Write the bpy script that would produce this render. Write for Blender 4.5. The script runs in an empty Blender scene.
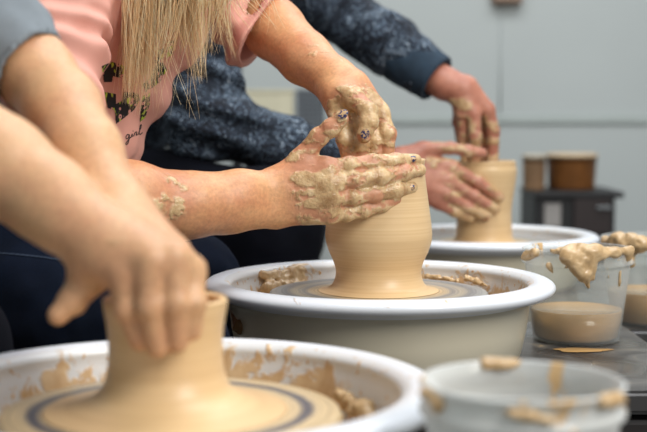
import bpy, bmesh, math, random
import numpy as np
from mathutils import Vector, Matrix
from mathutils.bvhtree import BVHTree

random.seed(7); np.random.seed(7)
S = bpy.context.scene
COL = S.collection
F = 1290.0
PITCH = math.atan(101 / F)
CAM = np.array([0.0, 0.0, 0.762])
FWD = np.array([0, math.cos(PITCH), -math.sin(PITCH)])
UP = np.array([0, math.sin(PITCH), math.cos(PITCH)])
RT = np.array([1.0, 0, 0])

def P(px, py, d):
    return CAM + d * FWD + (px - 323.5) / F * d * RT - (py - 216) / F * d * UP

# ------------------------------------------------------------------ materials
def new_mat(name):
    m = bpy.data.materials.new(name); m.use_nodes = True
    nt = m.node_tree
    return m, nt, nt.nodes['Principled BSDF']

def N(nt, typ, **kw):
    n = nt.nodes.new(typ)
    for k, v in kw.items():
        if k == 'op': n.operation = v
        elif k == 'inp':
            for a, b in v.items(): n.inputs[a].default_value = b
        else: setattr(n, k, v)
    return n

def L(nt, a, ao, b, bi): nt.links.new(a.outputs[ao], b.inputs[bi])

def srgb(r, g, b):
    f = lambda c: (c / 255 / 12.92) if c / 255 <= .04045 else ((c / 255 + .055) / 1.055) ** 2.4
    return (f(r), f(g), f(b), 1)

def coords(nt, scale=(1, 1, 1), out='Object'):
    tc = N(nt, 'ShaderNodeTexCoord'); mp = N(nt, 'ShaderNodeMapping')
    mp.inputs['Scale'].default_value = scale
    L(nt, tc, out, mp, 'Vector'); return mp

def noise(nt, vec, scale, detail=4, rough=.55, dist=0.0):
    n = N(nt, 'ShaderNodeTexNoise'); n.inputs['Scale'].default_value = scale
    n.inputs['Detail'].default_value = detail; n.inputs['Roughness'].default_value = rough
    n.inputs['Distortion'].default_value = dist
    L(nt, vec, 0, n, 'Vector'); return n

def ramp(nt, src, so, stops, interp='LINEAR'):
    r = N(nt, 'ShaderNodeValToRGB'); cr = r.color_ramp; cr.interpolation = interp
    while len(cr.elements) < len(stops): cr.elements.new(.5)
    for e, (p, c) in zip(cr.elements, stops):
        e.position = p; e.color = c if len(c) == 4 else (*c, 1)
    L(nt, src, so, r, 'Fac'); return r

def mixc(nt, fac, fo, a, b):
    m = N(nt, 'ShaderNodeMix'); m.data_type = 'RGBA'
    if isinstance(fac, float): m.inputs[0].default_value = fac
    else: L(nt, fac, fo, m, 0)
    for idx, v in ((6, a), (7, b)):
        if isinstance(v, tuple) and len(v) == 4: m.inputs[idx].default_value = v
        else: nt.links.new(v, m.inputs[idx])
    return m

def math_(nt, op, a, b=None, c=None, clamp=False):
    m = N(nt, 'ShaderNodeMath', op=op); m.use_clamp = clamp
    for i, v in enumerate((a, b, c)):
        if v is None: continue
        if isinstance(v, (int, float)): m.inputs[i].default_value = v
        else: nt.links.new(v, m.inputs[i])
    return m

def bump(nt, bsdf, src, so, strength=.3, dist=.002):
    b = N(nt, 'ShaderNodeBump'); b.inputs['Strength'].default_value = strength
    b.inputs['Distance'].default_value = dist
    L(nt, src, so, b, 'Height'); L(nt, b, 0, bsdf, 'Normal'); return b

CLAY = srgb(212, 180, 134); CLAY_D = srgb(170, 132, 90); CLAY_W = srgb(232, 207, 166)
BLK = (0, 0, 0, 1); WHT = (1, 1, 1, 1)

def m_simple(name, col, rough=.5, metal=0, var=.12, sc=8, bmp=0, bsc=200, coat=0):
    m, nt, b = new_mat(name)
    v = coords(nt); n = noise(nt, v, sc)
    dark = tuple(c * (1 - var) for c in col[:3]) + (1,)
    lite = tuple(min(1, c * (1 + var)) for c in col[:3]) + (1,)
    r = ramp(nt, n, 0, [(.3, dark), (.7, lite)])
    L(nt, r, 0, b, 'Base Color')
    b.inputs['Roughness'].default_value = rough; b.inputs['Metallic'].default_value = metal
    b.inputs['Coat Weight'].default_value = coat
    if bmp:
        n2 = noise(nt, v, bsc); bump(nt, b, n2, 0, bmp, .001)
    return m

def m_skin(name, base, red, clay_gain=1.0, rough=.45):
    m, nt, b = new_mat(name)
    v = coords(nt)
    n1 = noise(nt, v, 22, 3); n2 = noise(nt, v, 260, 4)
    c1 = ramp(nt, n1, 0, [(.35, base), (.68, red)])
    c2 = mixc(nt, .18, None, c1.outputs[0], (0, 0, 0, 1))
    # fine mottling
    r2 = ramp(nt, n2, 0, [(.3, (.82, .78, .76, 1)), (.7, (1.06, 1.04, 1.02, 1))])
    mul = N(nt, 'ShaderNodeMix'); mul.data_type = 'RGBA'; mul.blend_type = 'MULTIPLY'; mul.inputs[0].default_value = 1
    L(nt, c1, 0, mul, 6); L(nt, r2, 0, mul, 7)
    # clay film (dirt on the skin, follows the attribute painted round the hands)
    at = N(nt, 'ShaderNodeAttribute'); at.attribute_name = 'clay'
    zo = N(nt, 'ShaderNodeAttribute'); zo.attribute_name = 'zone'
    zf = math_(nt, 'MULTIPLY', zo.outputs['Fac'], .55, clamp=True)
    mud = mixc(nt, zf, 0, mul.outputs[2], srgb(186, 128, 104))
    nc = noise(nt, v, 55, 5, .6, .8)
    nf = noise(nt, v, 330, 3, .6)
    s = math_(nt, 'MULTIPLY_ADD', nc.outputs[0], .35, at.outputs['Fac'])
    s3 = math_(nt, 'MULTIPLY_ADD', nf.outputs[0], .25, s.outputs[0])
    g_ = clay_gain
    fac = ramp(nt, s3, 0, [(.30, BLK), (.46, (.20 * g_,) * 3), (.72, (.5 * g_,) * 3), (1.0, (.98 * g_,) * 3)])
    ncol = noise(nt, v, 75, 4)
    cc = ramp(nt, ncol, 0, [(.3, CLAY_D), (.55, CLAY), (.75, CLAY_W)])
    film = mixc(nt, fac, 0, mud.outputs[2], cc.outputs[0])
    L(nt, film, 2, b, 'Base Color')
    b.inputs['Subsurface Weight'].default_value = .12
    b.inputs['Subsurface Radius'].default_value = (.012, .005, .003)
    b.inputs['Subsurface Scale'].default_value = .5
    rr = ramp(nt, fac, 0, [(0, (rough,) * 3 + (1,)), (1, (.2,) * 3 + (1,))])
    L(nt, rr, 0, b, 'Roughness')
    # bump: skin grain + clay relief
    add = math_(nt, 'MULTIPLY_ADD', nc.outputs[0], 1.2, nf.outputs[0])
    bb = math_(nt, 'MULTIPLY', add.outputs[0], fac.outputs[0])
    bb2 = math_(nt, 'MULTIPLY_ADD', n2.outputs[0], .12, bb.outputs[0])
    bump(nt, b, bb2, 0, .7, .0014)
    return m

def m_clay(name, rings=True, wet=.38, base=None):
    m, nt, b = new_mat(name)
    if rings:
        v = coords(nt, (2, 2, 330)); v2 = coords(nt, (3, 3, 45))
        n = noise(nt, v, 1, 3); n2 = noise(nt, v2, 1, 3)
        a = math_(nt, 'ADD', n.outputs[0], n2.outputs[0])
        h = math_(nt, 'MULTIPLY', a.outputs[0], .5)
    else:
        v = coords(nt); h = noise(nt, v, 70, 5, .6, .5)
    c = ramp(nt, h, 0, [(.30, srgb(172, 140, 98)), (.5, srgb(200, 168, 124)), (.70, srgb(218, 190, 148))] if not rings else [(.30, srgb(208, 172, 124)), (.5, srgb(224, 190, 142)), (.70, srgb(234, 204, 158))])
    L(nt, c, 0, b, 'Base Color'); b.inputs['Roughness'].default_value = wet
    bump(nt, b, h, 0, .3, .0009 if rings else .003)
    return m

PS = 1.022
def m_pan(name, seed, lo):
    """white plastic with dried and wet clay splashed on the inside"""
    m, nt, b = new_mat(name)
    tc = N(nt, 'ShaderNodeTexCoord'); sx = N(nt, 'ShaderNodeSeparateXYZ'); L(nt, tc, 'Object', sx, 0)
    ln = N(nt, 'ShaderNodeVectorMath', op='LENGTH')
    cb = N(nt, 'ShaderNodeCombineXYZ'); L(nt, sx, 0, cb, 0); L(nt, sx, 1, cb, 1); L(nt, cb, 0, ln, 0)
    rn = math_(nt, 'DIVIDE', ln.outputs['Value'], PS)
    lim = math_(nt, 'MULTIPLY_ADD', sx.outputs[2], .156, .1707 + .068 * .156)
    in1 = math_(nt, 'LESS_THAN', rn.outputs[0], lim.outputs[0])
    hi = math_(nt, 'GREATER_THAN', sx.outputs[2], -.0165); in2 = math_(nt, 'LESS_THAN', rn.outputs[0], .1840)
    in3 = math_(nt, 'MULTIPLY', hi.outputs[0], in2.outputs[0])
    inside = math_(nt, 'MAXIMUM', in1.outputs[0], in3.outputs[0])
    o1 = math_(nt, 'LESS_THAN', rn.outputs[0], .1812); skirt = math_(nt, 'SUBTRACT', o1.outputs[0], inside.outputs[0], clamp=True)
    lo_ = math_(nt, 'LESS_THAN', sx.outputs[2], -.022); skirt = math_(nt, 'MULTIPLY', skirt.outputs[0], lo_.outputs[0])
    zz = math_(nt, 'MULTIPLY_ADD', sx.outputs[2], 4.0, 0.12)      # splashes thin out towards the lip
    mp = N(nt, 'ShaderNodeMapping'); L(nt, tc, 'Object', mp, 0)
    mp.inputs['Location'].default_value = (seed, seed * 1.7, 0); mp.inputs['Scale'].default_value = (1, 1, .7)
    n1 = noise(nt, mp, 34, 5, .62, .6); n0 = noise(nt, mp, 9, 2)
    a = math_(nt, 'MULTIPLY_ADD', n0.outputs[0], .55, n1.outputs[0])
    a2 = math_(nt, 'SUBTRACT', a.outputs[0], zz.outputs[0])
    r = ramp(nt, a2, 0, [(lo, BLK), (lo + .06, (.9,) * 3)])
    f1 = math_(nt, 'MULTIPLY', r.outputs[0], inside.outputs[0])
    # a few drips over the lip
    n3 = noise(nt, mp, 26, 3, .5, 1.2)
    r3 = ramp(nt, n3, 0, [(.70, BLK), (.73, WHT)])
    top = math_(nt, 'GREATER_THAN', sx.outputs[2], -.018)
    f3 = math_(nt, 'MULTIPLY', r3.outputs[0], top.outputs[0])
    f3b = math_(nt, 'MULTIPLY', f3.outputs[0], .75)
    n5 = noise(nt, mp, 150, 2, .5); r5 = ramp(nt, n5, 0, [(.66, BLK), (.69, WHT)]); f5 = math_(nt, 'MULTIPLY', r5.outputs[0], inside.outputs[0])
    f4 = math_(nt, 'MAXIMUM', f1.outputs[0], f5.outputs[0])
    f = math_(nt, 'MAXIMUM', f4.outputs[0], f3b.outputs[0])
    nn = noise(nt, mp, 60, 3)
    cc = ramp(nt, nn, 0, [(.35, srgb(204, 164, 112)), (.65, srgb(222, 190, 142))])
    # thin film of slip inside
    film = math_(nt, 'MULTIPLY', inside.outputs[0], .28)
    w = mixc(nt, film, 0, srgb(228, 232, 238), srgb(208, 198, 176))
    w = mixc(nt, skirt, 0, w.outputs[2], srgb(206, 198, 176))
    c = mixc(nt, f, 0, w.outputs[2], cc.outputs[0])
    L(nt, c, 2, b, 'Base Color')
    b.inputs['Roughness'].default_value = .28
    b.inputs['Subsurface Weight'].default_value = .05
    b.inputs['Subsurface Radius'].default_value = (.01, .01, .01)
    bump(nt, b, f, 0, .5, .0015)
    return m

def m_head(name, rings, seed=0):
    """wheel head: metal under rings of slip; rings = colour stops over radius/0.14"""
    m, nt, b = new_mat(name)
    tc = N(nt, 'ShaderNodeTexCoord'); ln = N(nt, 'ShaderNodeVectorMath', op='LENGTH'); L(nt, tc, 'Object', ln, 0)
    nz = noise(nt, tc, 16, 2); 
    a = math_(nt, 'MULTIPLY', ln.outputs['Value'], 1 / .14)
    w = math_(nt, 'MULTIPLY_ADD', nz.outputs[0], .035, a.outputs[0])
    w2 = math_(nt, 'SUBTRACT', w.outputs[0], .0175)
    r = ramp(nt, w2, 0, rings)
    fine = N(nt, 'ShaderNodeTexNoise'); fine.noise_dimensions = '1D'; fine.inputs['Scale'].default_value = 60; fine.inputs['Detail'].default_value = 4
    L(nt, w, 0, fine, 'W')
    fr = ramp(nt, fine, 0, [(.35, (.74, .73, .72, 1)), (.65, (1.12, 1.10, 1.06, 1))])
    mul = N(nt, 'ShaderNodeMix'); mul.data_type = 'RGBA'; mul.blend_type = 'MULTIPLY'; mul.inputs[0].default_value = 1
    L(nt, r, 0, mul, 6); L(nt, fr, 0, mul, 7)
    L(nt, mul, 2, b, 'Base Color'); b.inputs['Roughness'].default_value = .3
    bump(nt, b, fine, 0, .3, .001)
    return m

def m_tray(name):
    m, nt, b = new_mat(name)
    v = coords(nt); n = noise(nt, v, 16, 5, .6, 1.0); n2 = noise(nt, v, 5, 2)
    c = ramp(nt, n, 0, [(.40, srgb(50, 48, 48)), (.60, srgb(86, 84, 82)), (.68, srgb(120, 112, 100)), (.74, srgb(176, 152, 118))])
    L(nt, c, 0, b, 'Base Color')
    r = ramp(nt, n2, 0, [(.4, (.12,) * 3), (.6, (.38,) * 3)]); L(nt, r, 0, b, 'Roughness')
    b.inputs['Specular IOR Level'].default_value = .8
    bump(nt, b, n, 0, .25, .002); return m

def m_plastic(name, seed, lo, clearness=.8, zlo=-1):
    """clouded clear plastic with clay smears"""
    m, nt, b = new_mat(name)
    out = nt.nodes['Material Output']
    b.inputs['Base Color'].default_value = srgb(226, 228, 226); b.inputs['Roughness'].default_value = .22
    tr = N(nt, 'ShaderNodeBsdfTransparent'); tr.inputs[0].default_value = (.97, .98, .97, 1)
    mx = N(nt, 'ShaderNodeMixShader'); mx.inputs[0].default_value = clearness
    lw = N(nt, 'ShaderNodeLayerWeight'); lw.inputs[0].default_value = .35
    cf = math_(nt, 'MULTIPLY_ADD', lw.outputs['Facing'], -.45, clearness + .04, clamp=True); L(nt, cf, 0, mx, 0)
    L(nt, b, 0, mx, 1); L(nt, tr, 0, mx, 2)
    v = coords(nt, (1, 1, .55)); v.inputs['Location'].default_value = (seed, seed, seed)
    n = noise(nt, v, 38, 5, .62, .8); n0 = noise(nt, v, 11, 2)
    tc = N(nt, 'ShaderNodeTexCoord'); sx = N(nt, 'ShaderNodeSeparateXYZ'); L(nt, tc, 'Object', sx, 0)
    z = math_(nt, 'MULTIPLY_ADD', sx.outputs[2], 2.2, -.2)         # more smears near the rim
    a = math_(nt, 'MULTIPLY_ADD', n0.outputs[0], .5, n.outputs[0])
    a2 = math_(nt, 'ADD', a.outputs[0], z.outputs[0])
    f = ramp(nt, a2, 0, [(lo, BLK), (lo + .03, WHT)])
    cl = N(nt, 'ShaderNodeBsdfPrincipled'); cl.inputs['Base Color'].default_value = srgb(206, 172, 124); cl.inputs['Roughness'].default_value = .4
    m2 = N(nt, 'ShaderNodeMixShader'); L(nt, f, 0, m2, 0); L(nt, mx, 0, m2, 1); L(nt, cl, 0, m2, 2)
    L(nt, m2, 0, out, 'Surface'); return m

def m_heather(name):
    m, nt, b = new_mat(name)
    at = N(nt, 'ShaderNodeAttribute'); at.attribute_name = 'flow'
    n = N(nt, 'ShaderNodeTexNoise'); n.inputs['Scale'].default_value = 230; n.inputs['Detail'].default_value = 3; n.inputs['Roughness'].default_value = .65
    L(nt, at, 'Vector', n, 'Vector')
    n2 = N(nt, 'ShaderNodeTexNoise'); n2.inputs['Scale'].default_value = 22; n2.inputs['Detail'].default_value = 2
    L(nt, at, 'Vector', n2, 'Vector')
    a = math_(nt, 'MULTIPLY_ADD', n2.outputs[0], .35, n.outputs[0])
    c = ramp(nt, a, 0, [(.60, srgb(10, 14, 24)), (.71, srgb(26, 38, 54)), (.80, srgb(92, 110, 128)), (.89, srgb(180, 192, 202))])
    L(nt, c, 0, b, 'Base Color'); b.inputs['Roughness'].default_value = .9
    b.inputs['Sheen Weight'].default_value = .0
    bump(nt, b, n, 0, .35, .0015); return m

def m_jeans(name, col):
    m, nt, b = new_mat(name)
    v = coords(nt); n = noise(nt, v, 7, 3); w = noise(nt, coords(nt, (1, 1, 3)), 420, 2)
    a = math_(nt, 'MULTIPLY_ADD', w.outputs[0], .4, n.outputs[0])
    c = ramp(nt, a, 0, [(.5, tuple(x * .5 for x in col[:3]) + (1,)), (.9, tuple(x * 1.6 for x in col[:3]) + (1,))])
    L(nt, c, 0, b, 'Base Color'); b.inputs['Roughness'].default_value = .9
    b.inputs['Specular IOR Level'].default_value = .15
    bump(nt, b, w, 0, .3, .001); return m

def m_floral(name):
    m, nt, b = new_mat(name)
    v = coords(nt)
    vo = N(nt, 'ShaderNodeTexVoronoi'); vo.inputs['Scale'].default_value = 105; L(nt, v, 0, vo, 'Vector')
    f1 = ramp(nt, vo, 'Distance', [(.09, srgb(70, 20, 34)), (.13, srgb(222, 160, 150)), (.30, srgb(214, 150, 140)), (.34, BLK)])
    fl = ramp(nt, vo, 'Distance', [(.30, WHT), (.34, BLK)])
    n = noise(nt, coords(nt, (1, 1, .5)), 130, 2)
    g = ramp(nt, n, 0, [(.57, srgb(22, 18, 22)), (.60, srgb(178, 200, 60))])
    c = mixc(nt, fl, 0, g.outputs[0], f1.outputs[0])
    L(nt, c, 2, b, 'Base Color'); b.inputs['Roughness'].default_value = .7; return m

def m_hair(name):
    m, nt, b = new_mat(name)
    at = N(nt, 'ShaderNodeAttribute'); at.attribute_name = 'tone'
    c = ramp(nt, at, 'Fac', [(0, srgb(206, 164, 108)), (.5, srgb(255, 230, 184)), (1, srgb(255, 250, 222))])
    L(nt, c, 0, b, 'Base Color'); b.inputs['Roughness'].default_value = .42
    tl = N(nt, 'ShaderNodeBsdfTranslucent'); L(nt, c, 0, tl, 0)
    mx = N(nt, 'ShaderNodeMixShader'); mx.inputs[0].default_value = .5; L(nt, b, 0, mx, 1); L(nt, tl, 0, mx, 2)
    L(nt, mx, 0, nt.nodes['Material Output'], 'Surface'); return m

# ------------------------------------------------------------------ object helpers
def link(o, parent=None):
    COL.objects.link(o)
    if parent is not None:
        o.parent = parent
        bpy.context.view_layer.update()
        o.matrix_parent_inverse = parent.matrix_world.inverted()
    return o

def tag(o, label=None, cat=None, group=None, kind=None):
    for k, v in (('label', label), ('category', cat), ('group', group), ('kind', kind)):
        if v: o[k] = v
    return o

def empty(name, loc, label, cat, group=None):
    o = bpy.data.objects.new(name, None); o.location = loc; o.empty_display_size = .05
    link(o); tag(o, label, cat, group); bpy.context.view_layer.update(); return o

def mesh_obj(name, verts, faces, mat, parent=None, smooth=True, loc=(0, 0, 0)):
    me = bpy.data.meshes.new(name)
    verts = np.asarray(verts, dtype=np.float32); 
    me.from_pydata([tuple(v) for v in verts.tolist()], [], [tuple(f) for f in faces])
    me.materials.append(mat); me.update()
    if smooth: me.polygons.foreach_set('use_smooth', [True] * len(me.polygons))
    o = bpy.data.objects.new(name, me); o.location = loc
    return link(o, parent)

def bm_obj(name, bm, mat, parent=None, smooth=False, loc=(0, 0, 0)):
    me = bpy.data.meshes.new(name); bmesh.ops.recalc_face_normals(bm, faces=bm.faces); bm.to_mesh(me); bm.free()
    me.materials.append(mat)
    if smooth:
        for p in me.polygons: p.use_smooth = True
    o = bpy.data.objects.new(name, me); o.location = loc
    return link(o, parent)

def box_bm(bm, c, s, bev=0, rot=None):
    r = bmesh.ops.create_cube(bm, size=1)
    vs = r['verts']
    M = Matrix.Translation(c) @ (rot or Matrix()) @ Matrix.Diagonal((*s, 1))
    bmesh.ops.transform(bm, matrix=M, verts=vs)
    if bev:
        es = list({e for v in vs for e in v.link_edges})
        bmesh.ops.bevel(bm, geom=es, offset=bev, segments=3, affect='EDGES', profile=.5)

def box(name, c, s, mat, parent=None, bev=.003, loc=(0, 0, 0)):
    bm = bmesh.new(); box_bm(bm, c, s, bev); return bm_obj(name, bm, mat, parent, loc=loc)

def cyl_bm(bm, a, b, r0, r1=None, seg=16):
    a = Vector(a); b = Vector(b); r1 = r0 if r1 is None else r1
    z = (b - a).to_track_quat('Z', 'Y').to_matrix().to_4x4()
    bmesh.ops.create_cone(bm, cap_ends=True, segments=seg, radius1=r0, radius2=r1, depth=(b - a).length,
                          matrix=Matrix.Translation((a + b) / 2) @ z)

def lathe(name, prof, mat, parent=None, seg=128, loc=(0, 0, 0), closed=False, wob=None):
    """prof: list of (r, z), turned round local z"""
    V = []; Fc = []; n = len(prof)
    for i in range(seg):
        a = 2 * math.pi * i / seg
        for j, (r, z) in enumerate(prof):
            rr = r + (wob(a, z) if wob else 0)
            V.append((rr * math.cos(a), rr * math.sin(a), z))
    m = n if closed else n - 1
    for i in range(seg):
        k = (i + 1) % seg
        for j in range(m):
            j2 = (j + 1) % n
            Fc.append((i * n + j, k * n + j, k * n + j2, i * n + j2))
    if not closed:
        for j in (0, n - 1):
            if prof[j][0] > 1e-5:
                c = len(V); V.append((0, 0, prof[j][1]))
                for i in range(seg):
                    k = (i + 1) % seg
                    Fc.append((i * n + j, k * n + j, c) if j else (k * n + j, i * n + j, c))
    return mesh_obj(name, V, Fc, mat, parent, True, loc)

def spline(pts, n=8):
    """Catmull-Rom through (r, z) points"""
    out = []; q = [pts[0]] + list(pts) + [pts[-1]]
    for i in range(1, len(q) - 2):
        p0, p1, p2, p3 = [np.array(x, float) for x in q[i - 1:i + 3]]
        for t in np.linspace(0, 1, n, endpoint=False):
            out.append(tuple(.5 * ((2 * p1) + (-p0 + p2) * t + (2 * p0 - 5 * p1 + 4 * p2 - p3) * t * t + (-p0 + 3 * p1 - 3 * p2 + p3) * t ** 3)))
    out.append(tuple(pts[-1])); return out

# ------------------------------------------------------------------ implicit-surface modeller
_perm = np.random.RandomState(3).rand(64, 64, 64).astype(np.float32)
def vnoise(p, scale, off=0.0):
    q = p * scale + off + 1000.0
    i = np.floor(q).astype(np.int64); f = (q - i); f = f * f * (3 - 2 * f)
    x0, y0, z0 = i[..., 0] & 63, i[..., 1] & 63, i[..., 2] & 63
    x1, y1, z1 = (x0 + 1) & 63, (y0 + 1) & 63, (z0 + 1) & 63
    fx, fy, fz = f[..., 0], f[..., 1], f[..., 2]
    A = _perm
    c00 = A[x0, y0, z0] * (1 - fx) + A[x1, y0, z0] * fx; c10 = A[x0, y1, z0] * (1 - fx) + A[x1, y1, z0] * fx
    c01 = A[x0, y0, z1] * (1 - fx) + A[x1, y0, z1] * fx; c11 = A[x0, y1, z1] * (1 - fx) + A[x1, y1, z1] * fx
    c0 = c00 * (1 - fy) + c10 * fy; c1 = c01 * (1 - fy) + c11 * fy
    return (c0 * (1 - fz) + c1 * fz) * 2 - 1

def cone_d(p, pr):
    a, b, ra, rb = pr
    ab = b - a; L2 = max(float(ab @ ab), 1e-12)
    pa = p - a
    t = np.clip((pa @ ab) / L2, 0, 1)
    q = pa - t[..., None] * ab
    return np.sqrt((q * q).sum(-1)) - (ra + (rb - ra) * t)

def smin(a, b, k):
    h = np.clip(k - np.abs(a - b), 0, None) / k
    return np.minimum(a, b) - h * h * k * .25

class Fig:
    def __init__(s, k=.010, kf=.005):
        s.core = []; s.fingers = []; s.k = k; s.kf = kf; s.disp = None; s.post = None; s.clay = []
    def chain(s, *pts):
        """pts: (px,py,d,r) ; appended to the core as tapered segments"""
        q = [(P(a, b, c), r) for a, b, c, r in pts]
        for (a, ra), (b, rb) in zip(q, q[1:]): s.core.append((a, b, ra, rb))
    def finger(s, *pts):
        q = [(P(a, b, c), r) for a, b, c, r in pts]
        seg = [(a, b, ra * .925, rb * .925) for (a, ra), (b, rb) in zip(q, q[1:])]
        # knuckle swellings
        for (a, ra) in q[1:-1]: seg.append((a, a + 1e-5, ra * 1.03, ra * 1.03))
        s.fingers.append(seg)
    def field(s, p, core=None, fingers=None, fine=True):
        d = None
        for pr in (s.core if core is None else core):
            e = cone_d(p, pr); d = e if d is None else smin(d, e, s.k)
        if d is None: d = np.full(p.shape[:-1], 9.0)
        fd = None
        for fg in (s.fingers if fingers is None else fingers):
            e = None
            for pr in fg:
                g = cone_d(p, pr); e = g if e is None else smin(e, g, .003)
            fd = e if fd is None else smin(fd, e, .0012)
        if fd is not None: d = smin(d, fd, s.kf)
        if s.disp is not None and fine: d = d - s.disp(p)
        if s.post is not None: d = s.post(p, d)
        return d
    def clayw(s, p):
        w = np.zeros(p.shape[:-1])
        for c, r0, r1, a in s.clay:
            t = np.clip((r1 - np.linalg.norm(p - c, axis=-1)) / (r1 - r0), 0, 1)
            w = np.maximum(w, a * t * t * (3 - 2 * t))
        return w

def surface(fig, vox, pad=.02):
    """surface nets over blocks"""
    pr = list(fig.core) + [x for f in fig.fingers for x in f]
    lo = np.min([np.minimum(a - ra, b - rb) for a, b, ra, rb in pr], axis=0) - pad
    hi = np.max([np.maximum(a + ra, b + rb) for a, b, ra, rb in pr], axis=0) + pad
    B = 14; bs = B * vox
    nb = np.ceil((hi - lo) / bs).astype(int)
    g = np.stack(np.meshgrid(*[np.arange(n) for n in nb], indexing='ij'), -1).reshape(-1, 3)
    cen = lo + (g + .5) * bs
    fc = np.concatenate([fig.field(c) for c in np.array_split(cen, max(1, len(cen) // 20000))])
    half = bs * .5 * math.sqrt(3)
    act = g[np.abs(fc) < half * 1.25 + .004]
    DIM = (nb * B + 2).astype(np.int64)
    def gid(i): return (i[..., 0] * DIM[1] + i[..., 1]) * DIM[2] + i[..., 2]
    # local offsets of samples: index -1..B
    r = np.arange(-1, B + 1)
    loc = np.stack(np.meshgrid(r, r, r, indexing='ij'), -1)
    ids = []; pos = []; quads = []
    for blk in act:
        base = blk * B
        idx = loc + base
        p = lo + idx * vox
        c = lo + (blk + .5) * bs
        dc = [cone_d(c[None], q)[0] for q in fig.core]
        df = [min(cone_d(c[None], q)[0] for q in f) for f in fig.fingers]
        m = min(dc + df) + 2 * half + fig.k * 1.5
        cs = [q for q, e in zip(fig.core, dc) if e < m]; fs = [f for f, e in zip(fig.fingers, df) if e < m]
        v = fig.field(p, cs, fs)
        s = v < 0
        if s.all() or not s.any(): continue
        # vertices for cells with corner index -1..B-1 (all; duplicates between blocks are merged by id)
        n = B + 1
        cnt = np.zeros((n, n, n)); acc = np.zeros((n, n, n, 3))
        for ax in range(3):
            sl0 = [slice(None)] * 3; sl1 = [slice(None)] * 3
            sl0[ax] = slice(0, -1); sl1[ax] = slice(1, None)
            v0 = v[tuple(sl0)]; v1 = v[tuple(sl1)]
            cr = (v0 < 0) != (v1 < 0)
            t = np.where(cr, v0 / np.where(np.abs(v0 - v1) < 1e-12, 1, v0 - v1), 0)
            o = [a for a in range(3) if a != ax]
            for da in (0, 1):
                for db in (0, 1):
                    sl = [None] * 3; sl[ax] = slice(0, n); sl[o[0]] = slice(da, da + n); sl[o[1]] = slice(db, db + n)
                    cc = cr[tuple(sl)]; tt = t[tuple(sl)]
                    cnt += cc
                    off = np.zeros((n, n, n, 3)); off[..., ax] = tt; off[..., o[0]] = da; off[..., o[1]] = db
                    acc += off * cc[..., None]
            # quads for edges starting at samples 0..B-1 (local array index 1..B)
            sl = [slice(1, n)] * 3
            # v0 array has length n along ax
            e = cr[tuple(sl)] if True else None
            w = np.argwhere(e) + 1
            if len(w):
                ins = (v0[tuple(w.T)] < 0)
                u = np.zeros(3, int); u[o[0]] = 1; ww = np.zeros(3, int); ww[o[1]] = 1
                gi = w - 1 + base + 1
                q = np.stack([gid(gi), gid(gi - u), gid(gi - u - ww), gid(gi - ww)], -1)
                flip = ins if ax != 1 else ~ins
                q[~flip] = q[~flip][:, ::-1]
                quads.append(q)
        mk = cnt > 0
        w = np.argwhere(mk)
        ids.append(gid(w - 1 + base + 1))
        pos.append(lo + (w - 1 + base + acc[mk] / cnt[mk][:, None]) * vox)
    ids = np.concatenate(ids); pos = np.concatenate(pos); quads = np.concatenate(quads)
    uid, first = np.unique(ids, return_index=True)
    V = pos[first]
    k = np.searchsorted(uid, quads); k = np.clip(k, 0, len(uid) - 1)
    ok = (uid[k] == quads).all(1)
    return V, k[ok]

def net_obj(name, V, Q, mat, parent=None, attrs=None, org=None):
    used = np.unique(Q); remap = np.zeros(len(V), int); remap[used] = np.arange(len(used)); V = V[used]; Q = remap[Q]
    me = bpy.data.meshes.new(name)
    me.vertices.add(len(V)); 
    org = np.zeros(3) if org is None else np.asarray(org)
    me.vertices.foreach_set('co', (V - org).astype(np.float32).ravel())
    me.loops.add(len(Q) * 4); me.loops.foreach_set('vertex_index', Q.astype(np.int32).ravel())
    me.polygons.add(len(Q)); me.polygons.foreach_set('loop_start', np.arange(0, len(Q) * 4, 4, dtype=np.int32))
    me.polygons.foreach_set('loop_total', np.full(len(Q), 4, dtype=np.int32))
    me.polygons.foreach_set('use_smooth', np.ones(len(Q), dtype=bool))
    me.update(calc_edges=True); me.validate()
    for an, (typ, fn) in (attrs or {}).items():
        at = me.attributes.new(an, typ, 'POINT'); val = fn(V)
        at.data.foreach_set('value' if typ == 'FLOAT' else 'vector', np.asarray(val, dtype=np.float32).ravel())
    me.materials.append(mat)
    o = bpy.data.objects.new(name, me); o.location = org
    link(o, parent)
    return o

def make(fig, name, vox, mat, parent=None, attrs=None, org=None):
    V, Q = surface(fig, vox)
    o = net_obj(name, V, Q, mat, parent, attrs, org)
    o['_n'] = len(V); print('net', name, len(V))
    del o['_n']; return o
#@@MAT
M_SKIN_W = m_skin('tanned_skin', srgb(226, 172, 124), srgb(212, 146, 104))
M_SKIN_N = m_skin('pale_skin', srgb(218, 176, 132), srgb(214, 162, 124), .8)
M_SKIN_F = m_skin('pink_skin', srgb(204, 142, 118), srgb(168, 100, 80), .9)
M_POT = m_clay('thrown_clay'); M_LUMP = m_clay('wet_clay_lump', False, .25)
M_SLIP = m_simple('liquid_slip', srgb(196, 154, 98), .15, var=.06, sc=14)
M_PINK = m_simple('pink_jersey', srgb(226, 166, 150), .85, var=.08, sc=12, bmp=.25, bsc=700)
M_GREY = m_simple('grey_jersey', srgb(122, 130, 136), .9, var=.1, sc=25, bmp=.25, bsc=600)
M_HEATHER = m_heather('heather_navy_knit'); M_CUFF = m_simple('navy_rib_knit', srgb(38, 56, 72), .9, var=.2, sc=60, bmp=.3, bsc=300)
M_JEAN = m_jeans('dark_denim', srgb(9, 18, 34)); M_JEAN2 = m_jeans('navy_cotton', srgb(7, 9, 18)); M_JEAN3 = m_jeans('black_denim', srgb(7, 9, 17))
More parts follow.
